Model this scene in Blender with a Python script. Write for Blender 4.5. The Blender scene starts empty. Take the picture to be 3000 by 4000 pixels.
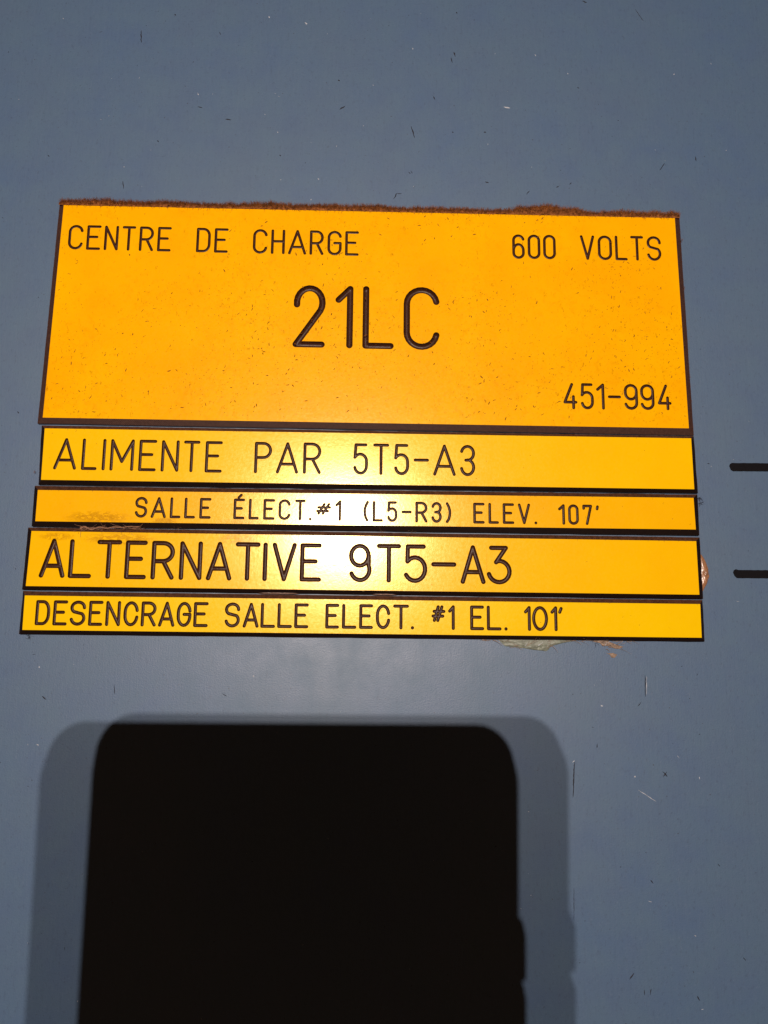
import bpy, bmesh, math, random
from mathutils import Vector, Matrix, noise
from mathutils.geometry import delaunay_2d_cdt

# All measurements below are in millimetres on the panel: X to the right, Z up, Y into the panel.
# Panel skin at Y=0, label faces about 1.6 mm proud of it (Y=-1.6).  MM converts to metres.
MM = 0.001
sc = bpy.context.scene
C = sc.collection

# ------------------------------------------------------------------ camera
cam_d = bpy.data.cameras.new('camera')
cam_d.sensor_fit = 'VERTICAL'
cam_d.sensor_height = 24.0
cam_d.lens = 24.0 * 2773 / 4000
cam_d.clip_start = 0.0005
cam_d.clip_end = 50
cam = bpy.data.objects.new('camera', cam_d)
C.objects.link(cam)
RT = Vector((0.99966, -0.023957, 0.010328)); UP = Vector((-0.013708, -0.145545, 0.989257)); FW = Vector((0.022197, 0.989062, 0.145824))
M = Matrix.Identity(4)
for i in range(3):
    M[i][0], M[i][1], M[i][2] = RT[i], UP[i], -FW[i]
M.translation = Vector((0, -182.6, 0)) * MM
cam.matrix_world = M
sc.camera = cam

# ------------------------------------------------------------------ dim warm surroundings
w = bpy.data.worlds.new('World'); sc.world = w; w.use_nodes = True
bg = w.node_tree.nodes['Background']
bg.inputs[0].default_value = (1.0, 0.52, 0.28, 1); bg.inputs[1].default_value = 0.045

# ------------------------------------------------------------------ the twin-LED torch held behind the phone
def led(x, z, watts, aim):
    d = bpy.data.lights.new('torch_led', 'SPOT')
    d.energy = watts; d.color = (1.0, 0.85, 0.73)
    d.shadow_soft_size = 1.8 * MM
    d.spot_size = math.radians(105); d.spot_blend = 1.0
    o = bpy.data.objects.new('torch_led', d); C.objects.link(o)
    p = Vector((x, -598.9, z)) * MM
    o.location = p
    o.rotation_euler = (Vector(aim) * MM - p).to_track_quat('-Z', 'Y').to_euler()
    return o
led(-14.8, 99.3, 7.9, (2, 0, 5))
led(-41.2, 94.7, 7.9, (-6, 0, 5))

vs = sc.view_settings
vs.view_transform = 'Standard'; vs.look = 'None'; vs.gamma = 1.0; vs.exposure = 0.0; vs.use_curve_mapping = False
sc.render.engine = 'CYCLES'

# measured character boxes: (label, stroke radius, style, [(char, left, right, base, cap)])
LINES = [
 (0, 0.344, 's', [
  ('C',-81.67,-78.42,97.44,103.82),('E',-76.75,-73.7,97.43,103.82),('N',-72.03,-68.97,97.43,103.81),('T',-67.27,-64.39,97.43,103.81),
  ('R',-62.62,-59.5,97.42,103.81),('E',-57.74,-54.79,97.42,103.8),('D',-47.26,-44.13,97.41,103.8),('E',-42.39,-39.4,97.4,103.79),
  ('C',-31.96,-28.75,97.39,103.79),('H',-27.04,-24.01,97.39,103.78),('A',-22.38,-18.2,97.38,103.78),('R',-16.57,-13.5,97.38,103.78),
  ('G',-11.73,-8.59,97.37,103.77),('E',-6.93,-3.94,97.37,103.77),]),
 (0, 0.354, 's', [
  ('6',38.82,41.5,97.52,103.94),('0',43.07,45.82,97.55,103.98),('0',47.33,50.08,97.58,104.02),('V',57.57,60.8,97.66,104.12),
  ('O',62.44,65.62,97.7,104.17),('L',67.23,69.87,97.74,104.21),('T',71.54,74.37,97.77,104.25),('S',76.04,79.26,97.81,104.3),]),
 (0, 0.813, 's', [
  ('2',-19.92,-13.06,71.55,87.39),('1',-8.74,-5.65,71.52,87.43),('L',-1.35,5.32,71.49,87.46),('C',9.64,17.65,71.46,87.51),]),
 (0, 0.364, 's', [
  ('4',51.78,54.75,55.3,61.76),('5',56.42,59.16,55.33,61.77),('1',60.63,62.06,55.35,61.77),('-',63.74,66.48,55.38,61.78),
  ('9',68.08,71.03,55.42,61.78),('9',72.44,75.44,55.45,61.79),('4',77.09,80.0,55.48,61.79),]),
 (1, 0.38, 's', [
  ('A',-80.83,-75.79,36.99,44.49),('L',-73.73,-70.54,36.95,44.46),('I',-68.5,-68.43,36.93,44.44),('M',-66.45,-61.17,36.9,44.42),
  ('E',-59.13,-55.4,36.87,44.39),('N',-53.36,-49.59,36.84,44.36),('T',-47.66,-44.25,36.8,44.34),('E',-42.04,-38.45,36.77,44.31),
  ('P',-29.34,-25.61,36.78,44.32),('A',-23.67,-18.72,36.79,44.33),('R',-16.7,-12.83,36.8,44.34),('5',-3.69,-0.63,36.81,44.35),
  ('T',1.46,4.83,36.81,44.35),('5',6.95,10.08,36.82,44.36),('-',12.05,15.27,36.82,44.36),('A',17.16,22.25,36.83,44.37),('3',24.17,27.35,36.83,44.37),]),
 (2, 0.333, 's', [
  ('S',-59.3,-56.86,24.7,29.4),('A',-55.23,-52.05,24.68,29.39),('L',-50.4,-48.34,24.67,29.38),('L',-46.74,-44.65,24.66,29.36),
  ('E',-42.88,-40.65,24.65,29.35),('É',-34.22,-32.05,24.63,29.32),('L',-30.33,-28.37,24.62,29.31),('E',-26.6,-24.36,24.6,29.3),
  ('C',-22.7,-20.32,24.59,29.29),('T',-18.51,-16.49,24.58,29.27),('.',-14.91,-14.86,24.57,29.26),('#',-13.08,-9.89,24.55,29.25),
  ('1',-8.17,-7.28,24.53,29.24),('(',-0.91,-0.18,24.49,29.21),('L',1.46,3.44,24.48,29.2),('5',5.19,7.17,24.46,29.18),('-',8.95,10.85,24.44,29.17),
  ('R',12.49,14.93,24.42,29.15),('3',16.63,18.64,24.4,29.14),(')',20.36,21.09,24.38,29.12),('E',27.47,29.74,24.34,29.09),
  ('L',31.42,33.42,24.34,29.08),('E',35.12,37.4,24.35,29.07),('V',39.11,41.59,24.35,29.05),('.',43.32,43.39,24.35,29.04),
  ('1',49.57,50.62,24.36,29.02),('0',52.16,54.23,24.36,29.01),('7',55.91,57.79,24.36,28.99),("'",59.44,59.51,24.37,28.98),]),
 (3, 0.546, 'o', [
  ('A',-82.1,-76.79,9.38,18.11),('L',-74.86,-70.19,9.34,18.05),('T',-68.01,-62.92,9.29,17.99),('E',-60.83,-56.46,9.25,17.93),
  ('R',-54.2,-49.47,9.23,17.91),('N',-47.1,-42.5,9.21,17.89),('A',-40.27,-34.97,9.19,17.87),('T',-33.06,-27.89,9.18,17.85),
  ('I',-26.04,-26.03,9.16,17.83),('V',-23.71,-18.64,9.15,17.82),('E',-16.64,-12.3,9.13,17.8),('9',-4.22,0.51,9.14,17.86),('T',2.89,7.98,9.15,17.89),
  ('5',9.89,14.7,9.11,17.86),('-',16.83,22.13,9.07,17.83),('A',24.33,29.6,9.04,17.8),('3',31.46,36.33,9.0,17.77),]),
 (4, 0.38, 'o', [
  ('D',-82.29,-79.45,-2.61,2.82),('E',-77.93,-75.18,-2.62,2.81),('S',-73.75,-70.65,-2.63,2.8),('E',-69.13,-66.4,-2.63,2.8),
  ('N',-64.9,-62.02,-2.64,2.79),('C',-60.49,-57.51,-2.65,2.78),('R',-56.1,-53.12,-2.65,2.77),('A',-51.77,-48.48,-2.66,2.77),
  ('G',-47.25,-44.35,-2.67,2.76),('E',-43.04,-40.19,-2.68,2.75),('S',-35.27,-32.23,-2.69,2.74),('A',-30.7,-27.5,-2.69,2.72),
  ('L',-26.28,-23.39,-2.7,2.72),('L',-22.07,-19.15,-2.7,2.71),('E',-17.83,-15.05,-2.71,2.7),('E',-10.04,-7.36,-2.72,2.68),('L',-5.85,-3.0,-2.72,2.67),
  ('E',-1.53,1.17,-2.72,2.67),('C',2.67,5.53,-2.73,2.66),('T',7.02,10.23,-2.73,2.66),('.',11.39,11.69,-2.73,2.65),('#',16.73,19.47,-2.74,2.65),
  ('1',20.95,21.85,-2.74,2.64),('E',26.52,29.27,-2.75,2.64),('L',30.76,33.67,-2.76,2.64),('.',35.05,35.36,-2.77,2.65),('1',40.24,41.17,-2.78,2.65),
  ('0',42.28,45.55,-2.79,2.66),('1',47.0,47.94,-2.79,2.66),("'",49.11,49.26,-2.8,2.67),]),
]
FACES= [[(-83.98, 109.88), (83.91, 110.22), (84.69, 50.24), (-84.89, 50.27)], [(-84.17, 47.4), (85.16, 47.53), (85.26, 33.84), (-84.03, 33.83)], [(-84.6, 31.15), (84.92, 31.53), (85.07, 23.21), (-84.59, 23.09)], [(-85.35, 20.59), (85.02, 20.17), (85.09, 6.4), (-85.64, 6.68)], [(-85.67, 4.32), (85.16, 4.02), (85.08, -4.46), (-85.57, -4.19)]]
OUTERS= [[(-85.45, 111.19), (85.55, 111.58), (86.27, 48.52), (-86.45, 48.89)], [(-85.36, 48.36), (86.26, 48.31), (86.51, 32.91), (-84.95, 32.7)], [(-85.84, 32.35), (86.36, 32.57), (86.28, 21.74), (-85.76, 21.86)], [(-86.6, 21.59), (86.35, 21.27), (86.37, 5.32), (-86.87, 5.76)], [(-86.56, 5.43), (86.19, 5.06), (86.13, -5.43), (-86.68, -5.23)]]
DARK = [(-66.87, 165.41, -66.63, 161.41, 0.091), (22.8, 161.26, 23.33, 159.79, 0.121), (21.99, 159.45, 22.38, 157.83, 0.091), (-9.75, 142.06, -8.07, 143.13, 0.134), (-49.65, 141.77, -48.33, 141.38, 0.121), (-41.7, 138.12, -40.0, 137.88, 0.121), (10.62, 137.45, 11.69, 133.75, 0.097), (22.17, 135.91, 22.7, 135.78, 0.097), (31.25, 136.16, 31.9, 136.04, 0.109), (-26.16, 127.58, -25.76, 127.17, 0.109), (5.83, 114.95, 6.85, 116.79, 0.097), (6.85, 116.79, 8.14, 116.55, 0.073), (60.55, 179.13, 62.04, 178.72, 0.121), (76.19, 176.89, 78.49, 173.15, 0.061), (81.05, 125.64, 82.61, 127.96, 0.067), (91.49, 130.35, 91.67, 128.78, 0.091), (31.48, 120.93, 32.52, 120.54, 0.121), (-60.32, 131.03, -59.91, 130.48, 0.091), (10.04, 123.33, 10.43, 122.64, 0.091), (51.54, 119.63, 52.34, 120.07, 0.097), (55.23, 120.71, 55.9, 121.15, 0.097), (16.92, 146.91, 17.45, 145.76, 0.097), (43.01, 117.3, 43.95, 118.45, 0.073), (-57.68, 170.94, -57.26, 170.5, 0.091), (-10.33, 151.37, -9.79, 150.94, 0.097), (-44.59, 165.53, -44.15, 164.65, 0.073), (-69.16, 118.59, -68.75, 116.1, 0.061), (58.35, 151.08, 58.88, 150.65, 0.091), (-90.25, 125.7, -89.71, 125.3, 0.091), (-92.3, 52.34, -91.89, 51.72, 0.097), (89.89, 41.17, 90.5, 41.05, 0.109), (23.52, 174.23, 23.93, 173.79, 0.121), (70.85, -13.95, 70.61, -19.44, 0.079), (69.62, -20.59, 68.63, -21.73, 0.061), (52.16, -35.06, 51.56, -43.75, 0.097), (74.25, -37.37, 75.35, -38.69, 0.097), (74.3, -38.7, 75.29, -37.48, 0.079), (69.96, -62.93, 70.73, -63.56, 0.109), (63.95, -85.17, 65.12, -83.74, 0.085), (67.42, -87.41, 67.37, -88.63, 0.073), (69.1, -87.21, 68.81, -88.63, 0.073), (91.79, -80.26, 92.3, -81.08, 0.091), (80.06, -88.84, 80.67, -89.86, 0.097), (-80.24, -20.38, -79.04, -21.26, 0.085), (-62.7, -17.33, -62.31, -19.79, 0.061), (86.84, -59.06, 87.38, -59.7, 0.079), (57.98, -30.8, 57.95, -31.91, 0.067), (51.18, -64.66, 50.97, -72.19, 0.043), (-35.78, -19.36, -34.6, -20.03, 0.061)]
LIGHT = [(-30.6, 171.08, -30.45, 170.48, 0.097), (10.9, 162.23, 11.04, 161.64, 0.097), (86.67, 156.23, 86.79, 155.94, 0.134), (-27.03, 134.67, -26.76, 134.25, 0.085), (-17.04, 114.37, -16.9, 114.1, 0.158), (-20.29, 169.46, -19.48, 168.89, 0.121), (37.02, 144.15, 38.88, 143.91, 0.146), (-69.17, 122.77, -68.91, 122.64, 0.097), (-49.86, 146.1, -49.56, 145.24, 0.073), (46.26, 161.1, 46.66, 160.66, 0.085), (-15.26, 120.7, -15.0, 120.28, 0.073), (55.66, 155.44, 55.92, 155.15, 0.085), (-28.35, -15.01, -28.11, -15.24, 0.17), (59.24, -21.46, 59.81, -21.79, 0.121), (71.2, -14.18, 70.99, -18.98, 0.049), (66.99, -38.62, 67.33, -38.84, 0.146), (67.78, -41.81, 72.29, -44.63, 0.043), (-80.67, -31.88, -79.98, -32.1, 0.073), (51.56, -35.5, 52.27, -34.95, 0.061), (80.12, -75.4, 80.56, -75.6, 0.097), (83.26, -38.65, 83.46, -39.31, 0.061), (-81.51, -13.09, -81.36, -13.54, 0.073)]

# ------------------------------------------------------------------ node helpers
class NT:
    def __init__(s, name):
        s.m = bpy.data.materials.new(name); s.m.use_nodes = True
        s.t = s.m.node_tree; s.n = s.t.nodes; s.l = s.t.links
        s.b = s.n['Principled BSDF']
        g = s.n.new('ShaderNodeNewGeometry')
        v = s.n.new('ShaderNodeVectorMath'); v.operation = 'SCALE'; v.inputs['Scale'].default_value = 1000.0
        s.l.new(g.outputs['Position'], v.inputs[0])
        s.pos = v.outputs[0]                    # position in millimetres
        s.xyz = s.n.new('ShaderNodeSeparateXYZ'); s.l.new(s.pos, s.xyz.inputs[0])
    def put(s, sock, v):
        if isinstance(v, bpy.types.NodeSocket): s.l.new(v, sock)
        else: sock.default_value = v
    def math(s, op, a, b=0.0, c=None, clamp=False):
        n = s.n.new('ShaderNodeMath'); n.operation = op; n.use_clamp = clamp
        s.put(n.inputs[0], a); s.put(n.inputs[1], b)
        if c is not None: s.put(n.inputs[2], c)
        return n.outputs[0]
    def scaled(s, v):
        n = s.n.new('ShaderNodeVectorMath'); n.operation = 'MULTIPLY'
        s.l.new(s.pos, n.inputs[0]); n.inputs[1].default_value = v
        return n.outputs[0]
    def noise(s, scale, detail=2, rough=.5, vec=None, dist=0.0):
        n = s.n.new('ShaderNodeTexNoise'); n.inputs['Scale'].default_value = scale
        n.inputs['Detail'].default_value = detail; n.inputs['Roughness'].default_value = rough
        n.inputs['Distortion'].default_value = dist
        s.l.new(vec or s.pos, n.inputs['Vector'])
        return n.outputs['Fac']
    def ramp(s, v, a, b, lo=0.0, hi=1.0):
        n = s.n.new('ShaderNodeMapRange'); n.clamp = True
        s.l.new(v, n.inputs[0]); n.inputs[1].default_value = a; n.inputs[2].default_value = b
        n.inputs[3].default_value = lo; n.inputs[4].default_value = hi
        return n.outputs[0]
    def mix(s, f, a, b):
        n = s.n.new('ShaderNodeMix'); n.data_type = 'RGBA'
        s.put(n.inputs[0], f); s.put(n.inputs[6], a); s.put(n.inputs[7], b)
        return n.outputs[2]
    def ellipse(s, cx, cz, rx, rz):             # 1 inside a soft-edged patch, 0 outside
        a = s.math('DIVIDE', s.math('SUBTRACT', s.xyz.outputs[0], cx), rx)
        b = s.math('DIVIDE', s.math('SUBTRACT', s.xyz.outputs[2], cz), rz)
        d = s.math('SQRT', s.math('ADD', s.math('MULTIPLY', a, a), s.math('MULTIPLY', b, b)))
        return s.ramp(d, 1.0, .45, 0.0, 1.0)
    def bump(s, h, dist, strength=1.0, base=None):
        n = s.n.new('ShaderNodeBump'); n.inputs['Strength'].default_value = strength
        n.inputs['Distance'].default_value = dist * MM
        s.l.new(h, n.inputs['Height'])
        if base: s.l.new(base, n.inputs['Normal'])
        s.l.new(n.outputs[0], s.b.inputs['Normal'])
        return n.outputs[0]
    def set(s, **k):
        names = dict(color='Base Color', rough='Roughness', spec='Specular IOR Level', coat='Coat Weight', coat_rough='Coat Roughness', alpha='Alpha', trans='Transmission Weight', metal='Metallic')
        for a, v in k.items():
            s.put(s.b.inputs[names[a]], v)
        return s.m

def rgb(r, g, b): return (r, g, b, 1.0)

# blue painted steel
t = NT('blue_paint')
mottle = t.noise(.035, 3, .6)
patch = t.noise(.12, 4, .6)
streak = t.noise(1.0, 3, .6, t.scaled((1.6, 1, .12)))
grain = t.noise(2.6, 3, .7)
col = t.mix(t.ramp(mottle, .25, .75), rgb(.066, .122, .238), rgb(.080, .130, .215))
col = t.mix(t.ramp(patch, .35, .65, 0, .6), col, rgb(.066, .128, .21))
col = t.mix(t.ramp(streak, .5, .75, 0, .14), col, rgb(.11, .155, .25))
col = t.mix(t.ramp(streak, .42, .25, 0, .2), col, rgb(.055, .085, .15))
col = t.mix(t.ramp(grain, .62, .74, 0, .35), col, rgb(.045, .065, .12))
col = t.mix(t.ramp(t.noise(.9, 5, .85), .44, .3, 0, .4), col, rgb(.12, .17, .27))
col = t.mix(t.ramp(t.noise(1.1, 5, .85, t.scaled((1, 1, .6))), .54, .7, 0, .55), col, rgb(.045, .07, .13))
pin = t.noise(1.3, 1, .5)
col = t.mix(t.ramp(pin, .74, .8, 0, .7), col, rgb(.03, .03, .045))
t.bump(t.math('ADD', grain, t.math('MULTIPLY', streak, .4)), .045, .7)
PAINT = t.set(color=col, rough=t.ramp(patch, .3, .7, .42, .52), spec=.72)

def yellow(name, a, b, dirty=0.0, stains=()):
    t = NT(name)
    n1 = t.noise(.05, 3, .6)
    col = t.mix(t.ramp(n1, .35, .65), rgb(*a), rgb(*b))
    peel = t.noise(1.6, 3, .65)
    fine = t.noise(5.0, 2, .6)
    rough = t.ramp(peel, .3, .7, .175, .24)
    if dirty:
        sm = t.noise(.55, 5, .7, None, .6)
        zone = t.noise(.045, 2, .5)
        f = t.math('MULTIPLY', t.ramp(sm, .5, .72, 0, .45 * dirty), t.ramp(zone, .38, .6, .25, 1))
        col = t.mix(f, col, rgb(.72, .29, .0))
        tick = t.noise(1.2, 4, .75, t.scaled((1.0, 1, .55)), .8)
        f2 = t.math('MULTIPLY', t.ramp(tick, .6, .68, 0, .7 * dirty), t.ramp(zone, .38, .6, .35, 1))
        col = t.mix(f2, col, rgb(.4, .15, .0))
    for cx, cz, rx, rz, s, c in stains:
        e = t.ellipse(cx, cz, rx, rz)
        q = t.noise(.7, 6, .7, t.scaled((.7, 1, 1.6)), .9)
        f = t.math('MULTIPLY', e, t.ramp(q, .44, .54, 0, s))
        ring = t.math('MULTIPLY', e, t.math('MULTIPLY', t.ramp(q, .46, .5, 0, 1), t.ramp(q, .55, .51, 0, 1)))
        col = t.mix(f, col, rgb(*c))
        col = t.mix(t.math('MULTIPLY', ring, .6), col, rgb(.42, .17, .0))
    t.bump(t.math('ADD', peel, t.math('MULTIPLY', fine, .35)), .02, .6)
    t.b.inputs['Specular Tint'].default_value = (1.0, .88, .5, 1)
    return t.set(color=col, rough=rough, spec=.5 if dirty > .5 else .8)

def brown(name, a, bb, ribs=False, dusty=.6):
    t = NT(name)
    n = t.noise(2.0, 4, .7)
    col = t.mix(t.ramp(n, .3, .7), rgb(*a), rgb(*bb))
    d = t.noise(1.1, 5, .75)
    g = t.n.new('ShaderNodeNewGeometry'); sx = t.n.new('ShaderNodeSeparateXYZ'); t.l.new(g.outputs['True Normal'], sx.inputs[0])
    up_ = t.ramp(sx.outputs[2], .1, .6, 0, 1)     # dust settles on the upward bevels only
    col = t.mix(t.math('MULTIPLY', up_, t.ramp(d, .35, .65, .2, dusty)), col, rgb(.2, .075, .035))
    if ribs:
        wv = t.n.new('ShaderNodeTexWave'); wv.wave_type = 'BANDS'; wv.bands_direction = 'DIAGONAL'
        wv.inputs['Scale'].default_value = 1.1; wv.inputs['Distortion'].default_value = 1.5; wv.inputs['Detail'].default_value = 2
        t.l.new(t.scaled((1, 0, 1)), wv.inputs['Vector'])
        t.bump(t.math('ADD', wv.outputs['Fac'], t.math('MULTIPLY', n, .6)), .035, .7)
    else:
        t.bump(n, .03, .8)
    return t.set(color=col, rough=.4, spec=.4)

def flat(name, c, rough=.8, spec=.2, var=.35, scale=3.0, bump=.03):
    t = NT(name)
    n = t.noise(scale, 3, .7)
    a = tuple(v * (1 - var) for v in c); b = tuple(min(1, v * (1 + var)) for v in c)
    t.bump(n, bump, .8)
    return t.set(color=t.mix(t.ramp(n, .3, .7), rgb(*a), rgb(*b)), rough=rough, spec=spec)

def gt(name):
    t = NT(name)
    n = t.noise(2.6, 4, .75); s = t.noise(7.0, 2, .6)
    col = t.mix(t.ramp(n, .35, .7), rgb(.034, .011, .005), rgb(.07, .025, .013))
    col = t.mix(t.ramp(s, .66, .74, 0, .5), col, rgb(.13, .075, .05))
    t.bump(t.math('ADD', n, s), .03, .8)
    return t.set(color=col, rough=.36, spec=.24)
GROOVE = gt('engraved_core')
Y1 = (.86, .335, .004); 
YEL = [yellow('yellow_laminate_dirty', (.97, .425, .0), (.98, .475, .0), 1.0),
       yellow('yellow_laminate_gold', (.98, .54, .0), (.98, .57, .0), .12),
       yellow('yellow_laminate_amber', (.96, .47, .0), (.97, .51, .0), .1, [(-69, 24.3, 9.5, 1.9, .9, (.7, .33, .0)), (-52, 23.7, 4, 1.0, .6, (.62, .28, .0)), (-31, 23.7, 9, .9, .6, (.65, .33, .0)), (-2, 27.5, 9, 2.5, .4, (.7, .45, .0))]),
       yellow('yellow_laminate_smudged', (.98, .52, .0), (.98, .55, .0), .1, [(-63, 18.9, 10.5, 1.8, .9, (.78, .38, .0)), (-79, 19.3, 5, 1.2, .6, (.7, .33, .0)), (-33, 19.2, 6.0, 1.6, 1.0, (.85, .4, .0))]),
       yellow('yellow_laminate_clean', (.97, .58, .0), (.98, .61, .0), .08)]
BR_RIB = brown('brown_core_milled', (.04, .016, .011), (.075, .034, .025), True, .3)
BR = brown('brown_core', (.006, .0025, .002), (.012, .005, .0035), False, .55)
DUST = flat('orange_brown_lint', (.25, .088, .027), .95, .05, .7, 1.1)
FLUFF = flat('pale_brown_fluff', (.3, .16, .1), .9, .1, .4, 2.2)
DUST_DARK = flat('brown_fluff', (.2, .085, .05), .95, .1, .4, 2.2)
SPECK = flat('brown_grime', (.2, .065, .012), .9, .1, .5, 1.0)
CHIP = flat('dark_chip', (.018, .018, .028), .7, .3, .4, 1.0)
PALE = flat('bare_spot_and_glint', (.42, .44, .5), .5, .4, .3, 1.0)
TAPE = flat('matte_black_vinyl', (.004, .0035, .0055), .65, .12, .3, 2.0)
PHONE = flat('black_phone_plastic', (.015, .015, .016), .6, .3, .1, 1.0)
t = NT('phone_glass'); GLASS = t.set(color=rgb(.01, .01, .012), rough=.15, spec=.5)

# ------------------------------------------------------------------ object helpers
def mesh_obj(name, verts, faces, mat, parent=None, smooth=False, origin=(0, 0, 0)):
    me = bpy.data.meshes.new(name)
    ox, oy, oz = origin
    me.from_pydata([((v[0] - ox) * MM, (v[1] - oy) * MM, (v[2] - oz) * MM) for v in verts], [], faces)
    me.materials.append(mat)
    if smooth: me.polygons.foreach_set('use_smooth', [True] * len(me.polygons))
    me.update()
    o = bpy.data.objects.new(name, me); C.objects.link(o)
    if parent: o.parent = parent
    else: o.location = Vector(origin) * MM
    return o
def thing(name, label, cat, loc, group=None):
    o = bpy.data.objects.new(name, None); C.objects.link(o)
    o.location = Vector(loc) * MM; o.empty_display_size = .005
    tag(o, label, cat, group); return o
def tag(o, label=None, cat=None, group=None, kind=None):
    if label: o['label'] = label
    if cat: o['category'] = cat
    if group: o['group'] = group
    if kind: o['kind'] = kind
    return o

# ------------------------------------------------------------------ the panel
def panel():
    nx, nz = 60, 60
    x0, x1, z0, z1 = -420, 420, -420, 520
    vs, fs = [], []
    for j in range(nz + 1):
        for i in range(nx + 1):
            x = x0 + (x1 - x0) * i / nx; z = z0 + (z1 - z0) * j / nz
            y = .05 * noise.noise(Vector((x * .01, z * .01, 3)))
            vs.append((x, y + .05, z))
    for j in range(nz):
        for i in range(nx):
            a = j * (nx + 1) + i
            fs.append((a, a + 1, a + nx + 2, a + nx + 1))
    o = mesh_obj('panel', vs, fs, PAINT, smooth=True)
    o['kind'] = 'structure'
    o['label'] = 'blue grey painted steel cabinet panel with small chips and scratches'
panel()

# ------------------------------------------------------------------ engraving alphabet: strokes in a unit box
def arc(cx, cy, rx, ry, a0, a1, n=None):
    n = n or max(3, int(abs(a1 - a0) / 15))
    return [(cx + rx * math.cos(math.radians(a0 + (a1 - a0) * i / n)), cy + ry * math.sin(math.radians(a0 + (a1 - a0) * i / n))) for i in range(n + 1)]
def glyph(ch, asp, st):
    ry = min(.5, asp / 2)                       # circular end arcs on straight flanks
    rb = ry
    if st == 'o': rb = ry = .5 if ch in '0O' else .42
    if st == 'o' and ch in '9': rb = .29
    if ch == 'A': return [[(0, 0), (.5, 1), (1, 0)], [(.14, .28), (.86, .28)]]
    if ch == 'C': return [arc(.5, 1 - ry, .5, ry, 10, 180) + arc(.5, ry, .5, ry, 180, 350)]
    if ch == 'D':
        r = .42 if st == 'o' else .3
        return [[(0, 0), (0, 1)] + arc(.5, 1 - r, .5, r, 90, 0) + arc(.5, r, .5, r, 0, -90) + [(0, 0)]]
    if ch in 'EÉ':
        g = [[(1, 1), (0, 1), (0, 0), (1, 0)], [(0, .53), (.78, .53)]]
        if ch == 'É': g.append([(.42, 1.13), (.70, 1.27)])
        return g
    if ch == 'G': return [arc(.5, 1 - ry, .5, ry, 10, 180) + arc(.5, ry, .5, ry, 180, 360) + [(1, .5), (.5, .5)]]
    if ch == 'H': return [[(0, 0), (0, 1)], [(1, 0), (1, 1)], [(0, .52), (1, .52)]]
    if ch == 'I': return [[(.5, 0), (.5, 1)]]
    if ch == 'L': return [[(0, 1), (0, 0), (1, 0)]]
    if ch == 'M': return [[(0, 0), (0, 1), (.5, .27), (1, 1), (1, 0)]]
    if ch == 'N': return [[(0, 0), (0, 1), (1, 0), (1, 1)]]
    if ch == 'P': return [[(0, 0), (0, 1)] + arc(.5, .75, .5, .25, 90, -90) + [(0, .5)]]
    if ch == 'R': return [[(0, 0), (0, 1)] + arc(.5, .735, .5, .265, 90, -90) + [(0, .47)], [(.52, .47), (1, 0)]]
    if ch == 'S': return [arc(.5, .75, .5, .25, 0, 228) + arc(.5, .27, .5, .27, 48, -168)]
    if ch == 'T': return [[(0, 1), (1, 1)], [(.5, 1), (.5, 0)]]
    if ch == 'V': return [[(0, 1), (.5, 0), (1, 1)]]
    if ch in '0O': return [arc(.5, 1 - ry, .5, ry, 0, 180) + arc(.5, ry, .5, ry, 180, 360) + [(1, 1 - ry)]]
    if ch == '1': return [[(0, .8), (1, 1), (1, 0)]]
    if ch == '2': return [arc(.5, .74, .5, .26, 188, -32) + [(0, 0), (1, 0)]]
    if ch == '3':
        if st == 'o': return [[(.05, 1), (.82, 1), (.3, .58)] + arc(.45, .31, .55, .31, 95, -165)]
        return [arc(.5, .755, .5, .245, 165, -90) + [(.36, .51)], arc(.5, .26, .5, .26, 90, -170)]
    if ch == '4': return [[(.66, 1), (0, .24), (1, .24)], [(.78, .48), (.78, 0)]]
    if ch == '5':
        s = arc(.46, .42, .54, .25, 148, 0) + arc(.5, .25, .5, .25, 0, -168)
        if st == 'o': s = arc(.46, .34, .54, .34, 118, -150)
        return [[(.92, 1), (.08, 1), (.02 if st != 'o' else .06, .56)] , [(.02 if st != 'o' else .06, .56)] + s]
    if ch == '6': return [arc(.5, 1 - rb, .5, rb, 12, 180) + [(0, .33)], arc(.5, .33, .5, .27, 0, 180, 14) + arc(.5, rb, .5, rb, 180, 360) + [(1, .33)]]
    if ch == '9':
        if st == 'o': return [arc(.47, .71, .47, .29, 0, 360, 24), [(.96, .71)] + arc(.5, .3, .5, .3, 25, -158)]
        return [arc(.5, rb, .5, rb, 192, 360) + [(1, .67)], arc(.5, .67, .5, .27, 180, 360, 14) + arc(.5, 1 - rb, .5, rb, 0, 180) + [(0, .67)]]
    if ch == '7': return [[(0, .86), (0, 1), (1, 1), (.42, 0)]]
    if ch == '-': return [[(0, .49), (1, .49)]]
    if ch == '.': return [[(.5, 0), (.5, .012)]]
    if ch == "'": return [[(.8, .97), (.2, .84)]] if st == 's' else [[(1.3, .97), (-.6, .8)]]
    if ch == '(': return [[(1, 1.0), (.4, .82), (.05, .62), (0, .48), (.08, .33), (.4, .14), (.9, 0)]]
    if ch == ')': return [[(0, 1.0), (.6, .82), (.95, .62), (1, .48), (.92, .33), (.6, .14), (0, 0)]]
    if ch == '#':
        if st == 's': return [[(.1, .32), (.55, .84)], [(.45, .32), (.92, .84)], [(.08, .66), (1, .66)], [(0, .46), (.85, .46)]]
        return [[(.12, .36), (.48, .99)], [(.44, .36), (.82, .99)], [(.1, .78), (1, .78)], [(0, .56), (.9, .56)]]
    return []

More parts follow.
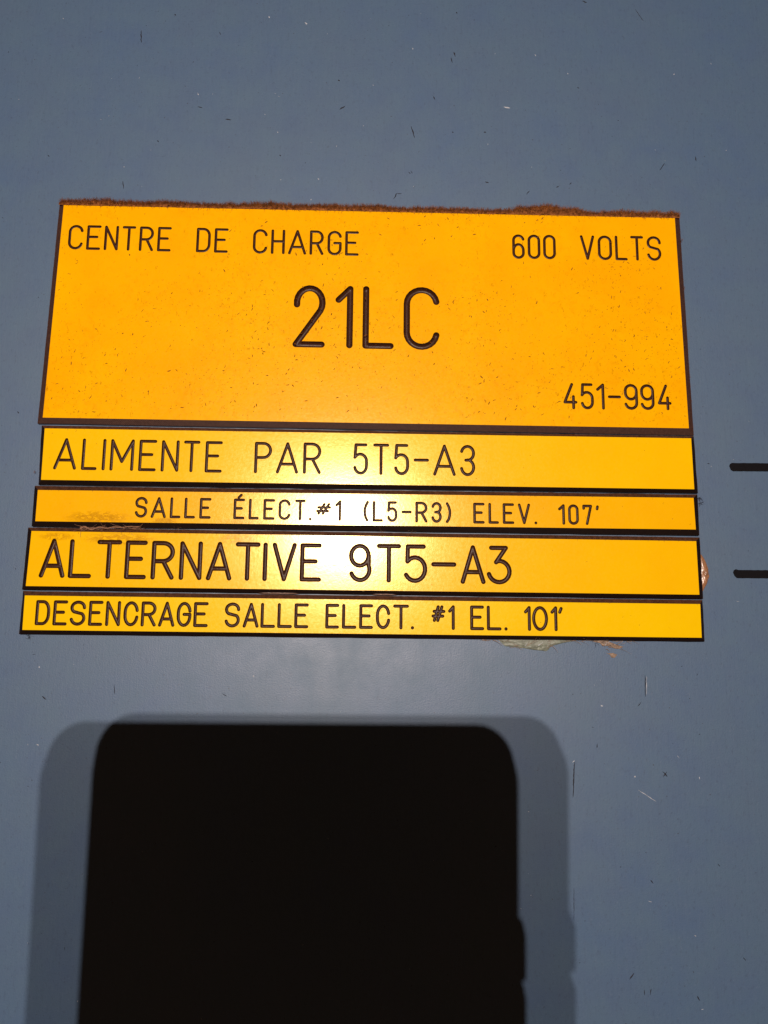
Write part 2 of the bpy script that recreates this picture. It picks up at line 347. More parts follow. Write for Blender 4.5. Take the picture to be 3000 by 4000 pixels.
def place(ch, x0, x1, z0, z1, r, st):
    asp = (x1 - x0) / (z1 - z0)
    if ch == '.':
        c = (x0 + x1) / 2
        return [[(c, z0), (c, z0 + .04)]]
    if ch in "'I":
        if ch == 'I': x0 = x1 = (x0 + x1) / 2
        else: c = (x0 + x1) / 2; x0, x1 = c - .1, c + .1
    return [[(x0 + (x1 - x0) * px, z0 + (z1 - z0) * pz) for px, pz in s] for s in glyph(ch, asp, st)]

def seg_d(px, pz, a, b):
    dx, dz = b[0] - a[0], b[1] - a[1]; L = dx * dx + dz * dz
    t = 0 if L < 1e-12 else max(0, min(1, ((px - a[0]) * dx + (pz - a[1]) * dz) / L))
    return math.hypot(px - a[0] - t * dx, pz - a[1] - t * dz)

def engrave(strokes, r, cell):
    """Constrained triangulation of one character's cell: returns cap triangles and groove triangles."""
    V, E = [], []
    def poly(pts, closed=False):
        i0 = len(V); V.extend(Vector(p) for p in pts)
        for i in range(len(pts) - 1): E.append((i0 + i, i0 + i + 1))
        if closed: E.append((i0 + len(pts) - 1, i0))
    poly(cell, True)
    segs = []
    for s in strokes:
        s = [p for i, p in enumerate(s) if i == 0 or math.dist(p, s[i - 1]) > .02]
        for a, b in zip(s, s[1:]): segs.append((a, b))
        # runs of gently bending segments; circles at ends and sharp corners
        sharp = [0]
        for i in range(1, len(s) - 1):
            a = math.atan2(s[i][1] - s[i - 1][1], s[i][0] - s[i - 1][0]); b = math.atan2(s[i + 1][1] - s[i][1], s[i + 1][0] - s[i][0])
            d = abs((b - a + math.pi) % (2 * math.pi) - math.pi)
            if d > math.radians(34): sharp.append(i)
        sharp.append(len(s) - 1)
        for k in sharp:
            for q in (1.0, .82, .5):
                n = 22 if q == 1 else 14
                poly([(s[k][0] + q * r * math.cos(2 * math.pi * (i + .37) / n), s[k][1] + q * r * math.sin(2 * math.pi * (i + .37) / n)) for i in range(n)], True)
        for k0, k1 in zip(sharp, sharp[1:]):
            run = s[k0:k1 + 1]
            if len(run) < 2: continue
            nrm = []
            for i in range(len(run)):
                a = run[max(0, i - 1)]; b = run[min(len(run) - 1, i + 1)]
                d = math.dist(a, b) or 1; nx, nz = -(b[1] - a[1]) / d, (b[0] - a[0]) / d
                c = 1.0
                if 0 < i < len(run) - 1:
                    a1 = math.atan2(run[i][1] - a[1], run[i][0] - a[0]); b1 = math.atan2(b[1] - run[i][1], b[0] - run[i][0])
                    c = 1 / max(.9, math.cos(abs((b1 - a1 + math.pi) % (2 * math.pi) - math.pi) / 2))
                nrm.append((nx * c, nz * c))
            for q in (-1.0, -.82, -.5, 0, .5, .82, 1.0):
                poly([(p[0] + n[0] * q * r, p[1] + n[1] * q * r) for p, n in zip(run, nrm)])
    vo, eo, fo, *_ = delaunay_2d_cdt(V, E, [], 0, 1e-4)
    xs = [c[0] for c in cell]; zs = [c[1] for c in cell]
    def dist(x, z): return min(seg_d(x, z, a, b) for a, b in segs)
    cap, gr = [], []
    for f in fo:
        cx = sum(vo[i][0] for i in f) / len(f); cz = sum(vo[i][1] for i in f) / len(f)
        (gr if dist(cx, cz) < r * .99 else cap).append(f)
    D = [dist(v[0], v[1]) for v in vo]
    return vo, cap, gr, D

def pick(vo, faces):
    m, out, idx = {}, [], []
    for f in faces:
        g = []
        for i in f:
            if i not in m: m[i] = len(idx); idx.append(i)
            g.append(m[i])
        out.append(g)
    return idx, out
def up(f, P):                                   # wind so that the face looks out of the panel (-Y)
    a, b, c = P[f[0]], P[f[1]], P[f[2]]
    s = (b[0] - a[0]) * (c[2] - a[2]) - (b[2] - a[2]) * (c[0] - a[0])
    return f if s > 0 else f[::-1]


YF = [-1.60, -1.57, -1.63, -1.58, -1.62]        # how far each face stands out from the panel
LAB = ['large yellow label reading CENTRE DE CHARGE 600 VOLTS 21LC, fuzzy lint along its top edge',
       'narrow yellow label reading ALIMENTE PAR 5T5-A3, directly below the large label',
       'thin yellow label with small lettering SALLE ÉLECT.#1 (L5-R3) ELEV. 107\'',
       'narrow yellow label with the boldest strip lettering, ALTERNATIVE 9T5-A3',
       'thin yellow label reading DESENCRAGE SALLE ELECT. #1 EL. 101\', lowest of the stack']
for pi in range(5):
    F, O = FACES[pi], OUTERS[pi]                # TL, TR, BR, BL
    yf = YF[pi]
    cx = (F[0][0] + F[1][0]) / 2; cz = (F[0][1] + F[3][1]) / 2
    org = (cx, 0, cz)
    root = thing('engraved_label', LAB[pi], 'label', org, 'engraved yellow labels stacked on the panel')
    # --- core: side wall, shoulder and milled bevel up to the yellow skin
    def ring(Q, y, n=40, wob=0.0):
        out = []
        for k in range(4):
            a, b = Q[k], Q[(k + 1) % 4]
            m = n if k % 2 == 0 else 12
            for i in range(m):
                t = i / m
                x = a[0] + (b[0] - a[0]) * t; z = a[1] + (b[1] - a[1]) * t
                if wob: x += wob * noise.noise(Vector((x * .35, z * .35, pi * 9 + 1))); z += wob * noise.noise(Vector((x * .35, z * .35, pi * 9 + 5)))
                out.append((x, y, z))
        return out
    rings = [ring(O, -.004, wob=.10), ring(O, yf + .78, wob=.10), ring(O, yf + .70, wob=.08), ring([(a[0] * .999 if 0 else a[0], a[1]) for a in F], yf + .085), ring(F, yf + .085)]
    # small shoulder: pull ring 2 slightly towards the face so that the edge is softly broken
    r1, r3 = rings[1], rings[3]
    rings[2] = [tuple(a[i] * .93 + b[i] * .07 if i != 1 else yf + .72 for i in range(3)) for a, b in zip(r1, r3)]
    rings = rings[:4]
    V = [p for r in rings for p in r]; n = len(rings[0]); fs = []
    for k in range(len(rings) - 1):
        for i in range(n):
            j = (i + 1) % n
            fs.append((k * n + i, k * n + j, (k + 1) * n + j, (k + 1) * n + i))
    fs.append(tuple(range(n)))
    mesh_obj('core', V, fs, BR_RIB if pi == 0 else BR, root, origin=org)
    # --- yellow skin with the characters cut through it, and one groove object per character
    P, FC = [], []
    cells = []
    glyphs = []
    for lp, r, st, chars in [L for L in LINES if L[0] == pi]:
        r *= 1.07
        bnd = []
        for i, (ch, x0, x1, z0, z1) in enumerate(chars):
            if ch == 'É': pass
            if i == 0: bnd.append(x0 - r - .35)
            else:
                bnd.append((chars[i - 1][2] + x0) / 2)
        bnd.append(chars[-1][2] + r + .45)
        zb = [c[3] - r - .45 for c in chars]; zt = [c[4] + r + (2.05 if any(k[0] == 'É' for k in chars) else .45) for c in chars]
        zt = [min(v, min(F[0][1], F[1][1]) - .12) for v in zt]
        def edge(k, arr): 
            if k == 0: return arr[0]
            if k == len(arr): return arr[-1]
            return (arr[k - 1] + arr[k]) / 2
        for i, c in enumerate(chars):
            cell = [(bnd[i], edge(i, zb)), (bnd[i + 1], edge(i + 1, zb)), (bnd[i + 1], edge(i + 1, zt)), (bnd[i], edge(i, zt))]
            cells.append(cell); glyphs.append((c, r, st))
    VV, EE = [], []
    for Q in [F] + cells:
        i0 = len(VV); VV += [Vector(p) for p in Q]; EE += [(i0, i0 + 1), (i0 + 1, i0 + 2), (i0 + 2, i0 + 3), (i0 + 3, i0)]
    vo, eo, fo, *_ = delaunay_2d_cdt(VV, EE, [], 0, 1e-4)
    def inside(x, z, q):
        s = [(q[(k + 1) % 4][0] - q[k][0]) * (z - q[k][1]) - (q[(k + 1) % 4][1] - q[k][1]) * (x - q[k][0]) for k in range(4)]
        return all(v > 0 for v in s) or all(v < 0 for v in s)
    def inF(x, z): return inside(x, z, F)
    P = [(v[0], yf, v[1]) for v in vo]
    for f in fo:
        x = sum(vo[i][0] for i in f) / 3; z = sum(vo[i][1] for i in f) / 3
        if inF(x, z) and not any(inside(x, z, q) for q in cells): FC.append(up(list(f), P))
    for cell, ((ch, x0, x1, z0, z1), r, st) in zip(cells, glyphs):
        strokes = place(ch, x0, x1, z0, z1, r, st)
        vo, cap, gr, D = engrave(strokes, r, cell)
        i0 = len(P); idx, fcs = pick(vo, cap)
        P += [(vo[i][0], yf, vo[i][1]) for i in idx]
        FC += [up([i0 + k for k in f], P) for f in fcs]
        idx, fcs = pick(vo, gr)
        dep = 1.25 * r
        GP = [(vo[i][0], yf + (.0 if D[i] > r * .985 else .06 + dep * math.sqrt(max(0, 1 - (D[i] / r) ** 2))), vo[i][1]) for i in idx]
        mesh_obj('engraved_letter' if ch.isalpha() else 'engraved_digit' if ch.isdigit() else 'engraved_mark', GP, [up(f, GP) for f in fcs], GROOVE, root, smooth=True, origin=org)
    # thin yellow rim down to the core
    i0 = len(P); rim = ring(F, yf); rim2 = ring(F, yf + .085)
    P += rim + rim2; n = len(rim)
    FC += [[i0 + i, i0 + (i + 1) % n, i0 + n + (i + 1) % n, i0 + n + i] for i in range(n)]
    mesh_obj('face', P, FC, YEL[pi], root, origin=org)

# ------------------------------------------------------------------ fibres, lint, grime
def tube(V, Fc, pts, r0, r1=None, n=3):
    r1 = r0 if r1 is None else r1
    i0 = len(V); m = len(pts)
    for k, p in enumerate(pts):
        a = Vector(pts[max(0, k - 1)]); b = Vector(pts[min(m - 1, k + 1)]); d = (b - a)
        if d.length < 1e-9: d = Vector((1, 0, 0))
        d.normalize(); u = d.cross(Vector((.3, 1, .2))); u.normalize(); v = d.cross(u)
        rr = r0 + (r1 - r0) * k / (m - 1)
        for j in range(n):
            a_ = 2 * math.pi * j / n
            q = Vector(p) + (u * math.cos(a_) + v * math.sin(a_)) * rr
            V.append((q.x, q.y, q.z))
    for k in range(m - 1):
        for j in range(n):
            Fc.append((i0 + k * n + j, i0 + k * n + (j + 1) % n, i0 + (k + 1) * n + (j + 1) % n, i0 + (k + 1) * n + j))
def hair(V, Fc, p, d, L, r, curl, rnd, seg=4, n=3):
    p = Vector(p); d = Vector(d).normalized(); pts = [tuple(p)]
    ax = Vector((rnd.uniform(-1, 1), rnd.uniform(-1, 1), rnd.uniform(-1, 1)))
    for k in range(seg):
        d = (d + ax.cross(d) * curl + Vector((rnd.gauss(0, .12), rnd.gauss(0, .08), rnd.gauss(0, .12)))).normalized()
        p = p + d * (L / seg); pts.append(tuple(p))
    tube(V, Fc, pts, r, r * .45, n)

rnd = random.Random(7)
def lerp(a, b, t): return a + (b - a) * t
def gs(x, c, w): return math.exp(-((x - c) / w) ** 2)
# height of the lint bank above the top edge of the large label
def bank(x):
    n = noise.noise(Vector((x * .16, 1.3, 0))) * .6 + noise.noise(Vector((x * .45, 4.1, 0))) * .6 + noise.noise(Vector((x * 1.3, 7.1, 0))) * .45
    h = .38 + n + 1.25 * gs(x, 50, 5.5) + .9 * gs(x, 43, 5) + .4 * gs(x, 57, 2) + .55 * gs(x, 69, 3.5) + .45 * gs(x, 83.5, 2.5) + .25 * gs(x, -76, 6) + .35 * gs(x, -28, 9) + .3 * gs(x, -8, 8) - .35 * gs(x, 62.5, 1.8)
    return max(.25, h * 1.5 + .35)
V, Fc = [], []
N = 420                                          # lumpy bed of dust under the fibres
for i in range(N + 1):
    x = -85.3 + 170.6 * i / N; t = i / N
    zf = lerp(110.0, 110.3, t); zo = lerp(111.19, 111.58, t); h = bank(x) * .72
    for k in range(7):
        a = k / 6
        z = lerp(zf - .05, zo + h, a)
        y = -1.62 - .18 * math.sin(a * math.pi) + 1.5 * a * a
        q = noise.noise(Vector((x * 1.5, z * 1.5, 2))) * .2
        V.append((x, y + q * (1 - a * .3) - .02, z + (q * .8 if k else q * .5)))
for i in range(N):
    for k in range(6):
        a = i * 7 + k
        Fc.append((a, a + 7, a + 8, a + 1))
for _ in range(15000):
    x = rnd.uniform(-85.3, 85.5); t = (x + 85.3) / 170.6
    zf = lerp(110.0, 110.3, t); zo = lerp(111.19, 111.58, t); h = bank(x)
    a = rnd.random() ** .8
    z = lerp(zf + .02, zo + h * .78, a); y = -1.66 - .18 * math.sin(a * math.pi) + 1.4 * a * a
    lean = math.sin(x * .8) * .5 + rnd.gauss(0, .7)
    hair(V, Fc, (x, y, z), (lean, -.35 - rnd.random() * .6, rnd.gauss(.35, .6) + a * .4), rnd.uniform(.3, 1.15), rnd.uniform(.018, .036), rnd.uniform(-.5, .5), rnd)
for _ in range(230):                             # fibres fallen over the yellow face
    x = rnd.uniform(-84, 84); z = lerp(109.95, 110.25, (x + 84) / 168)
    hair(V, Fc, (x, -1.66, z), (rnd.gauss(0, .7), -.12, -1), rnd.uniform(.25, 1.1), rnd.uniform(.02, .045), rnd.uniform(-.4, .4), rnd)
o = mesh_obj('lint', V, Fc, DUST, origin=(0, 0, 110))
tag(o, 'ragged bank of orange brown lint along the top edge of the large label', kind='stuff', cat='lint')
for x, z, n in ((-29.5, 109.6, 22), (36.6, 109.3, 14), (22.5, 109.3, 12), (45.5, 109.5, 8), (-1, 109.6, 6)):
    pass

V, Fc = [], []
LINE = []
tops = [(FACES[k], OUTERS[k], YF[k]) for k in (1, 2, 3, 4)]
for (F, O, yf), cnt in zip(tops, (2600, 1500, 1700, 900)):
    for _ in range(cnt):                          # dust lying on the upper bevels
        t = rnd.random(); x = lerp(F[0][0], F[1][0], t); a = rnd.random()
        if noise.noise(Vector((x * .12, yf * 50, 0))) + rnd.uniform(-.3, .5) < 0: continue
        z = lerp(lerp(F[0][1], F[1][1], t), lerp(O[0][1], O[1][1], t), a); y = yf - .03 + .75 * a
        hair(V, Fc, (x, y, z), (rnd.gauss(0, 1), -.25, rnd.gauss(0, .5)), rnd.uniform(.12, .5), rnd.uniform(.015, .03), rnd.uniform(-.6, .6), rnd, 3)
    for _ in range(50):
        t = rnd.random(); x = lerp(F[0][0], F[1][0], t)
        hair(V, Fc, (x, yf - .04, lerp(F[0][1], F[1][1], t) + .1), (rnd.gauss(0, .9), -.08, -1), rnd.uniform(.15, .7), rnd.uniform(.015, .03), rnd.uniform(-.5, .5), rnd, 3)
for (F, O, yf) in tops:                           # highlight on each strip's upper arris, modelled as a broken pale line
    run = []
    for i in range(430):
        t = i / 429; x = lerp(O[0][0] + .3, O[1][0] - .3, t); z = lerp(O[0][1], O[1][1], t) - .04
        if noise.noise(Vector((x * .09, O[0][1], 5))) > -.22: run.append((x, yf + .66, z + .05 * noise.noise(Vector((x, z, 2)))))
        elif len(run) > 2: LINE.append(run); run = []
        else: run = []
    if len(run) > 2: LINE.append(run)
for side in (0, 1):                               # fuzz along the left and right edges of the stack
    for k in range(5):
        O = OUTERS[k]
        a, b = (O[0], O[3]) if side == 0 else (O[1], O[2])
        for _ in range(int(26 * abs(a[1] - b[1]) / 6)):
            t = rnd.random(); x = lerp(a[0], b[0], t); z = lerp(a[1], b[1], t); s = -1 if side == 0 else 1
            hair(V, Fc, (x - s * .05, -.82, z), (s * .7, -.2, rnd.gauss(0, .8)), rnd.uniform(.1, .35), rnd.uniform(.012, .022), rnd.uniform(-.6, .6), rnd, 3)
    for z, L in ((104.3, 1.0), (64.6, .9), (58, .5), (90, .5), (36, .6), (10, .6)):
        s = -1 if side == 0 else 1
        for _ in range(16):
            hair(V, Fc, (s * (86.1) - s * .2 + (.0 if side else (z - 50) * .015), -.7, z + rnd.gauss(0, .25)), (s, -.2, rnd.gauss(0, .7)), rnd.uniform(.2, L), .022, rnd.uniform(-.9, .9), rnd, 4)
o = mesh_obj('dust', V, Fc, DUST_DARK, origin=(0, 0, 30))
tag(o, 'brown dust and fibres on the bevelled edges of the four lower labels', kind='stuff', cat='dust')

V2, F2 = [], []
for run in LINE: tube(V2, F2, run, .055, .055, 4)
o = mesh_obj('edge_highlights', V2, F2, flat('edge_highlight_grey', (.11, .08, .075), .45, .5, .6, 1.5, .05), origin=(0, 0, 30))  # highlight of the core edges put in as a pale grey tube
tag(o, 'thin broken greyish line modelled as the edge highlight along the joints between the stacked labels', kind='stuff', cat='edge highlight')
# tangle of fluff between the two lower-middle labels
V, Fc = [], []
for _ in range(30):
    x = rnd.uniform(-73, -58) if rnd.random() < .6 else rnd.uniform(-72, -69); z = 21.6 + rnd.gauss(0, .12)
    hair(V, Fc, (x, -1.2 - rnd.random() * .55, z), (rnd.choice((-1, 1)), 0, rnd.gauss(0, .12)), rnd.uniform(1.0, 4.2), rnd.uniform(.03, .07), rnd.gauss(0, .12), rnd, 10, 4)
pts = [(-73 + i * .55, -1.75, 21.3 + .5 * math.sin(i * .9) * math.exp(-i * .09) + .03 * i) for i in range(28)]
tube(V, Fc, pts, .2, .1, 5)
pts = [(-72.2 + .9 * math.cos(a * .5), -1.8, 21.45 + .5 * math.sin(a * .5)) for a in range(14)]
tube(V, Fc, pts, .1, .07, 5)
for x in (-33, -31, -25, 4, 12, -49):
    for _ in range(7): hair(V, Fc, (x + rnd.gauss(0, .8), -1.3, 21.5 + rnd.gauss(0, .2)), (rnd.gauss(0, 1), -.1, rnd.gauss(0, .4)), rnd.uniform(.6, 2.2), .02, rnd.gauss(0, .4), rnd, 6)
hair(V, Fc, (-60.2, -1.78, 20.3), (.55, 0, -.7), 3.3, .035, .03, rnd, 8)
o = mesh_obj('fluff', V, Fc, FLUFF, origin=(-66, -1.2, 21.5))
tag(o, 'pale brown tangle of fluff caught between the SALLE label and the ALTERNATIVE label', kind='stuff', cat='fluff')

# ticks of grime on the large label
V, Fc = [], []
def tick(x, z, y, L, r):
    a = rnd.uniform(0, math.pi) if rnd.random() < .4 else rnd.gauss(1.0, .5)
    pts = []; d = a
    for k in range(4):
        pts.append((x, y, z)); x += math.cos(d) * L / 3; z += math.sin(d) * L / 3; d += rnd.gauss(0, .5)
    i0 = len(V)
    for k, p in enumerate(pts):
        w_ = r * (.35 if k in (0, 3) else rnd.uniform(.7, 1.2)); dx = -math.sin(a) * w_; dz = math.cos(a) * w_
        V.append((p[0] + dx, y, p[2] + dz)); V.append((p[0] - dx, y, p[2] - dz)); V.append((p[0], y - r * .7, p[2]))
    for k in range(3):
        q = i0 + 3 * k
        Fc.append((q, q + 3, q + 5, q + 2)); Fc.append((q + 2, q + 5, q + 4, q + 1))
n = 0
while n < 2300:
    x = rnd.uniform(-84, 84); z = rnd.uniform(51, 109)
    dens = .42 + noise.noise(Vector((x * .05, z * .06, 11))) * 1.3 + .3 * gs(z, 68, 18) - .3 * gs(z, 96, 8)
    if rnd.random() > dens: continue
    big = rnd.random() < .13
    tick(x, z, -1.604, rnd.uniform(.5, 1.1) if big else rnd.uniform(.12, .5), rnd.uniform(.06, .12) if big else rnd.uniform(.025, .06)); n += 1
for pi_, cnt in ((1, 34), (2, 26), (3, 18), (4, 10)):
    F = FACES[pi_]
    for _ in range(cnt):
        tick(rnd.uniform(F[0][0] + 1, F[1][0] - 1), rnd.uniform(F[3][1] + .5, F[0][1] - .2), YF[pi_] - .004, rnd.uniform(.12, .6), rnd.uniform(.02, .05))
for x, z, L, r in ((-29.3, 106, .9, .12), (-30.4, 104.9, .8, .14), (27.6, 103.9, 1.0, .13), (23.2, 106, .9, .13), (-16.2, 81, .0, 0), (30, 63, 1.0, .13), (-65.3, 95.6, .7, .16), (-53.5, 63.4, 1.1, .16), (28.5, 84.6, .8, .12), (49.5, 56.5, 1.6, .1)):
    if L: tick(x, z, -1.605, L, r)
o = mesh_obj('grime', V, Fc, SPECK, origin=(0, 0, 80))
tag(o, 'scattered brown specks and ticks of grime on the yellow label faces', kind='stuff', cat='grime')

# ------------------------------------------------------------------ chips and scratches of the panel paint
def marks(rows, name, mat, label, extra):
    V, Fc = [], []
    rows = list(rows)
    for _ in range(extra):
        x = rnd.uniform(-112, 118); z = rnd.uniform(-100, 188); a = rnd.uniform(0, math.pi); L = rnd.uniform(.1, .5) * (2.5 if rnd.random() < .08 else 1)
        if -88 < x < 88 and -7 < z < 113: continue
        rows.append((x, z, x + math.cos(a) * L, z + math.sin(a) * L, rnd.uniform(.02, .055)))
    for x0, z0, x1, z1, r in rows:
        r *= 1.3
        L = math.hypot(x1 - x0, z1 - z0) or .01; n = max(3, int(L / .5)); ux, uz = (x1 - x0) / L, (z1 - z0) / L
        # keep each mark just clear of the gently uneven skin
        i0 = len(V)
        for k in range(n + 1):
            t = k / n; w_ = r * (.25 + math.sin(t * math.pi) ** .5) * rnd.uniform(.55, 1.25)
            j = rnd.gauss(0, r * .35)
            x = x0 + ux * L * t - uz * j; z = z0 + uz * L * t + ux * j
            y = .05 + .05 * noise.noise(Vector((x * .01, z * .01, 3)))
            V += [(x - uz * w_, y - .012, z + ux * w_), (x, y - .012 - min(.05, r * .5), z), (x + uz * w_, y - .012, z - ux * w_)]
        for k in range(n):
            q = i0 + 3 * k
            Fc += [(q, q + 1, q + 4, q + 3), (q + 1, q + 2, q + 5, q + 4)]
    o = mesh_obj(name, V, Fc, mat, origin=(0, 0, 40)); tag(o, label, kind='stuff', cat='paint marks')
marks(DARK, 'dark_chips', CHIP, 'small dark chips and scratches scattered over the blue panel', 170)
marks(LIGHT, 'pale_specks', PALE, 'tiny pale specks and light scratches scattered over the blue panel', 110)

# ------------------------------------------------------------------ black strips at the right edge
def slab(name, pts, y0, y1, mat, bev=.12, origin=None, rough=.0):
    cx = sum(p[0] for p in pts) / len(pts); cz = sum(p[1] for p in pts) / len(pts)
    org = (cx, 0, cz)
    # resample the outline so that the edge can be slightly uneven
    P = []
    for a, b in zip(pts, pts[1:] + pts[:1]):
        m = max(1, int(math.dist(a, b) / .35))
        for i in range(m):
            t = i / m; x = lerp(a[0], b[0], t); z = lerp(a[1], b[1], t)
            P.append((x + rough * noise.noise(Vector((x, z, 0))), z + rough * noise.noise(Vector((x, z, 9)))))
    n = len(P)
    area = sum(P[i][0] * P[(i + 1) % n][1] - P[(i + 1) % n][0] * P[i][1] for i in range(n))
    if area < 0: P.reverse()
    inn = []
    for i in range(n):
        a, b = P[i - 1], P[(i + 1) % n]; d = math.dist(a, b) or 1
        inn.append((P[i][0] - (b[1] - a[1]) / d * bev, P[i][1] + (b[0] - a[0]) / d * bev))
    V = [(x, y0, z) for x, z in P] + [(x, y1 + .03, z) for x, z in P] + [(x, y1, z) for x, z in inn]
    Fc = [(k * n + i, k * n + (i + 1) % n, (k + 1) * n + (i + 1) % n, (k + 1) * n + i) for k in (0, 1) for i in range(n)]
    Fc.append(tuple(range(2 * n, 3 * n)))
    return mesh_obj(name, V, Fc, mat, origin=org)
T1 = [(95.71, 40.5), (95.93, 41.06), (96.43, 41.37), (128.0, 41.6), (128.0, 39.4), (96.7, 39.13), (96.1, 39.47)]
T2 = [(95.01, 12.31), (95.2, 12.84), (95.76, 13.15), (96.4, 12.96), (128.0, 13.1), (128.0, 10.96), (95.89, 10.83), (95.32, 11.45)]
for pts, lab in ((T1, 'upper of two black strips at the right panel edge'), (T2, 'lower of two black strips at the right panel edge')):
    o = slab('black_strip', pts, .06, -.12, TAPE, .06, rough=.06)
    tag(o, lab, 'strip', 'black strips at the right edge')

# ------------------------------------------------------------------ dried glue
def blob(name, pts, base, h, mat, lump=.5):
    cx = sum(p[0] for p in pts) / len(pts); cz = sum(p[1] for p in pts) / len(pts); K = 8
    P = []
    for a, b in zip(pts, pts[1:] + pts[:1]):
        for i in range(5):
            t = i / 5; P.append((lerp(a[0], b[0], t), lerp(a[1], b[1], t)))
    n = len(P); V, Fc = [], []
    for k in range(K):
        s = 1 - k / K
        for x, z in P:
            xx = cx + (x - cx) * s; zz = cz + (z - cz) * s
            y = base - h * math.sqrt(max(0, 1 - s ** 2.2)) * (1 + lump * noise.noise(Vector((xx * 1.3, zz * 1.3, 4))))
            V.append((xx, y, zz))
    V.append((cx, base - h, cz))
    for k in range(K - 1):
        for i in range(n): Fc.append((k * n + i, k * n + (i + 1) % n, (k + 1) * n + (i + 1) % n, (k + 1) * n + i))
    for i in range(n): Fc.append(((K - 1) * n + i, (K - 1) * n + (i + 1) % n, len(V) - 1))
    return mesh_obj(name, V, Fc, mat, smooth=True, origin=(cx, 0, cz))
AMBER = flat('amber_glue', (.34, .165, .085), .3, .6, .3, .8, .08)
GREEN = flat('grey_green_glue', (.19, .21, .17), .45, .5, .35, .9, .12)
TAN = flat('tan_glue', (.27, .19, .14), .5, .4, .5, 1.2, .12)
o = blob('dried_glue', [(86.2, 17.3), (86.9, 16.9), (87.55, 15.95), (88.1, 14.6), (88.5, 13.2), (88.48, 12.1), (88.65, 11.16), (88.25, 10.0), (87.79, 8.9), (87.17, 8.0), (86.6, 6.9), (85.9, 7.2), (85.6, 12.08)], .03, .95, AMBER, .35)
tag(o, 'amber bead of dried glue squeezed out beside the right end of the ALTERNATIVE label', 'glue')
o = blob('dried_glue', [(33.0, -5.0), (34.64, -6.62), (35.32, -7.14), (38.21, -7.38), (40.13, -7.6), (42.61, -8.0), (44.54, -8.15), (45.64, -8.27), (46.3, -7.9), (46.77, -7.15), (48.16, -6.68), (50.11, -6.17), (52.76, -5.7), (52.63, -4.9)], .04, .4, GREEN, .9)
tag(o, 'wide grey green smear of dried glue under the lowest label', 'glue')
o = blob('dried_glue', [(57.6, -5.0), (58.2, -5.9), (59.27, -5.8), (60.19, -6.9), (62.01, -6.8), (63.4, -7.5), (64.5, -7.5), (65.6, -6.97), (63.96, -6.5), (61.9, -5.7), (61.7, -4.9)], .04, .3, TAN, .9)
tag(o, 'small tan scrap of dried glue under the right part of the lowest label', 'glue')
o = blob('glue_flake', [(60.89, -8.5), (61.98, -9.03), (62.32, -9.71), (63.15, -9.78), (63.87, -8.96), (62.78, -8.54), (61.66, -8.66)], .04, .12, TAN, .6)
tag(o, 'tiny orange tan flake stuck to the panel below the glue scrap', 'flake')
V, Fc = [], []
for _ in range(90):
    x = rnd.uniform(28, 68); hair(V, Fc, (x, -.25 - rnd.random() * .2, -5.4 - rnd.random() * (2.2 if 36 < x < 48 or 60 < x < 65 else .4)), (1, -.02, rnd.gauss(.1, .3)), rnd.uniform(.6, 3.5), rnd.uniform(.03, .07), rnd.gauss(0, .15), rnd, 6)
o = mesh_obj('glue_strands', V, Fc, TAN, origin=(48, 0, -6)); tag(o, 'pale wispy strands of old glue along the bottom edge of the lowest label', kind='stuff', cat='glue')
V, Fc = [], []
for x, z, L in ((40.2, -7.0, 1.3), (43.6, -6.9, 1.5), (60.6, -6.8, 1.2), (61.3, -6.2, .8)):  # glints on the glue, put in as pale slanting streaks
    hair(V, Fc, (x, -.5, z), (.75, 0, .65), L, .09, .02, rnd, 4)
o = mesh_obj('glue_glints', V, Fc, PALE, origin=(48, 0, -6)); tag(o, 'bright slanting streaks modelled as highlights on the glue smears below the lowest label', kind='stuff', cat='glue')
# squeezed glue showing in the joint above the lowest label
for x, wd, lab in ((-22.5, 5.5, 'left of two brown glue beads in the joint above the lowest label'), (4.5, 3.6, 'right of two brown glue beads in the joint above the lowest label')):
    P = [(x + wd * math.cos(a * math.pi / 8), 5.62 + .26 * math.sin(a * math.pi / 8)) for a in range(16)]
    o = blob('glue_bead', P, -.7, .25, flat('brown_glue', (.16, .085, .06), .4, .5, .3, 1.0, .05), .5)
    tag(o, lab, 'glue', 'glue beads in the joint')
V, Fc = [], []
for x, z, n_ in ((-84.6, -5.9, 9), (86.9, 31.8, 9), (87.2, 30.3, 7), (88.3, 11.2, 3), (52.0, -36, 0), (58.5, -6.3, 3)):
    for _ in range(n_): hair(V, Fc, (x + rnd.gauss(0, .2), -.15, z + rnd.gauss(0, .2)), (rnd.gauss(.2, 1), -.1, rnd.gauss(-.5, .8)), rnd.uniform(.6, 1.7), .04, rnd.gauss(0, .4), rnd, 6)
o = mesh_obj('stray_fibres', V, Fc, CHIP, origin=(0, 0, 10)); tag(o, 'dark stray fibres clinging around the corners of the label stack', kind='stuff', cat='fibres')

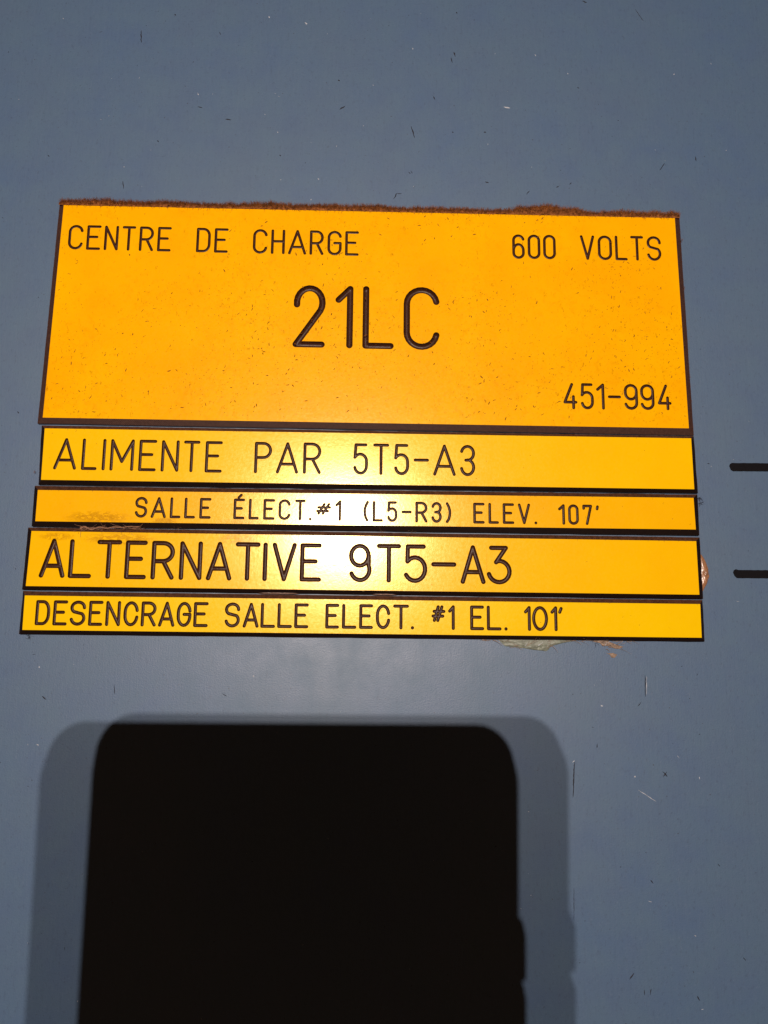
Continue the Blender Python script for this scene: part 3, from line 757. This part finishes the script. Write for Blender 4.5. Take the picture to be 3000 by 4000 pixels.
# ------------------------------------------------------------------ the phone that takes the picture and throws the shadow
def phone():
    root = thing('smartphone', 'dark smartphone whose double shadow falls on the panel below the labels', 'phone', (-18.8, -190, -70))
    org = (-18.8, -190, -70)
    ca, sa = math.cos(math.radians(8.4)), math.sin(math.radians(8.4))
    def mesh_obj_t(name, V, Fc, mat, root, origin):    # the phone leans back exactly as its camera does
        W = [(x, -182.6 + (y + 182.6) * ca - z * sa, z * ca + (y + 182.6) * sa) for x, y, z in V]
        return mesh_obj(name, W, Fc, mat, root, origin=origin)
    x0, x1, z1, z0 = -58.5, 21.1, 13.2, -152
    rc = 6.6
    def outline(inset, right=True):
        pts = []
        a0, a1, b0, b1 = x0 + inset, x1 - inset, z0 + inset, z1 - inset; r = rc - inset * .6
        for cx, cz, s in ((a1 - r, b1 - r * 1.15, 0), (a0 + r, b1 - r * 1.15, 90), (a0 + r, b0 + r, 180), (a1 - r, b0 + r, 270)):
            for i in range(9):
                a = math.radians(s + 90 * i / 8)
                pts.append((cx + r * math.cos(a), cz + r * (1.15 if s < 180 else 1) * math.sin(a)))
        return pts
    L = [outline(1.6), outline(.5), outline(0), outline(0), outline(.5), outline(1.6)]
    Y = [-183.6, -183.8, -184.6, -191.6, -192.4, -192.8]
    V, Fc = [], []
    n = len(L[0])
    for ring_, y in zip(L, Y): V += [(x, y, z) for x, z in ring_]
    for k in range(5):
        for i in range(n): Fc.append((k * n + i, k * n + (i + 1) % n, (k + 1) * n + (i + 1) % n, (k + 1) * n + i))
    Fc += [tuple(range(n)), tuple(range(5 * n, 6 * n))[::-1]]
    mesh_obj_t('case', V, Fc, PHONE, root, origin=org)
    V = [(x, -192.9, z) for x, z in outline(3.2)]
    mesh_obj_t('screen', V, [tuple(range(len(V)))[::-1]], GLASS, root, origin=org)
    for zt, zb in ((-18.9, -27.6), (-29.0, -46.0)):
        pts = [(21.3, zb), (22.35, zb + .5), (22.42, zb + 1.4), (22.4, zt - 1.2), (22.0, zt - .2), (21.3, zt)]
        V = [(x, y, z) for y in (-185.8, -190.2) for x, z in pts]; m = len(pts)
        Fc = [(i, (i + 1) % m, m + (i + 1) % m, m + i) for i in range(m)] + [tuple(range(m)), tuple(range(m, 2 * m))[::-1]]
        mesh_obj_t('button', V, Fc, PHONE, root, origin=org)
    V, Fc = [], []
    for y in (-183.62, -183.0):                   # low lens ring round the camera's own position
        for rr in (5.0, 3.4):
            V += [(rr * math.cos(i * math.pi / 12), y, rr * math.sin(i * math.pi / 12)) for i in range(24)]
    for i in range(24):
        j = (i + 1) % 24
        Fc += [(i, j, 48 + j, 48 + i), (24 + i, 24 + j, 72 + j, 72 + i), (48 + i, 48 + j, 72 + j, 72 + i)]
    mesh_obj_t('lens_ring', V, Fc, GLASS, root, origin=org)
phone()
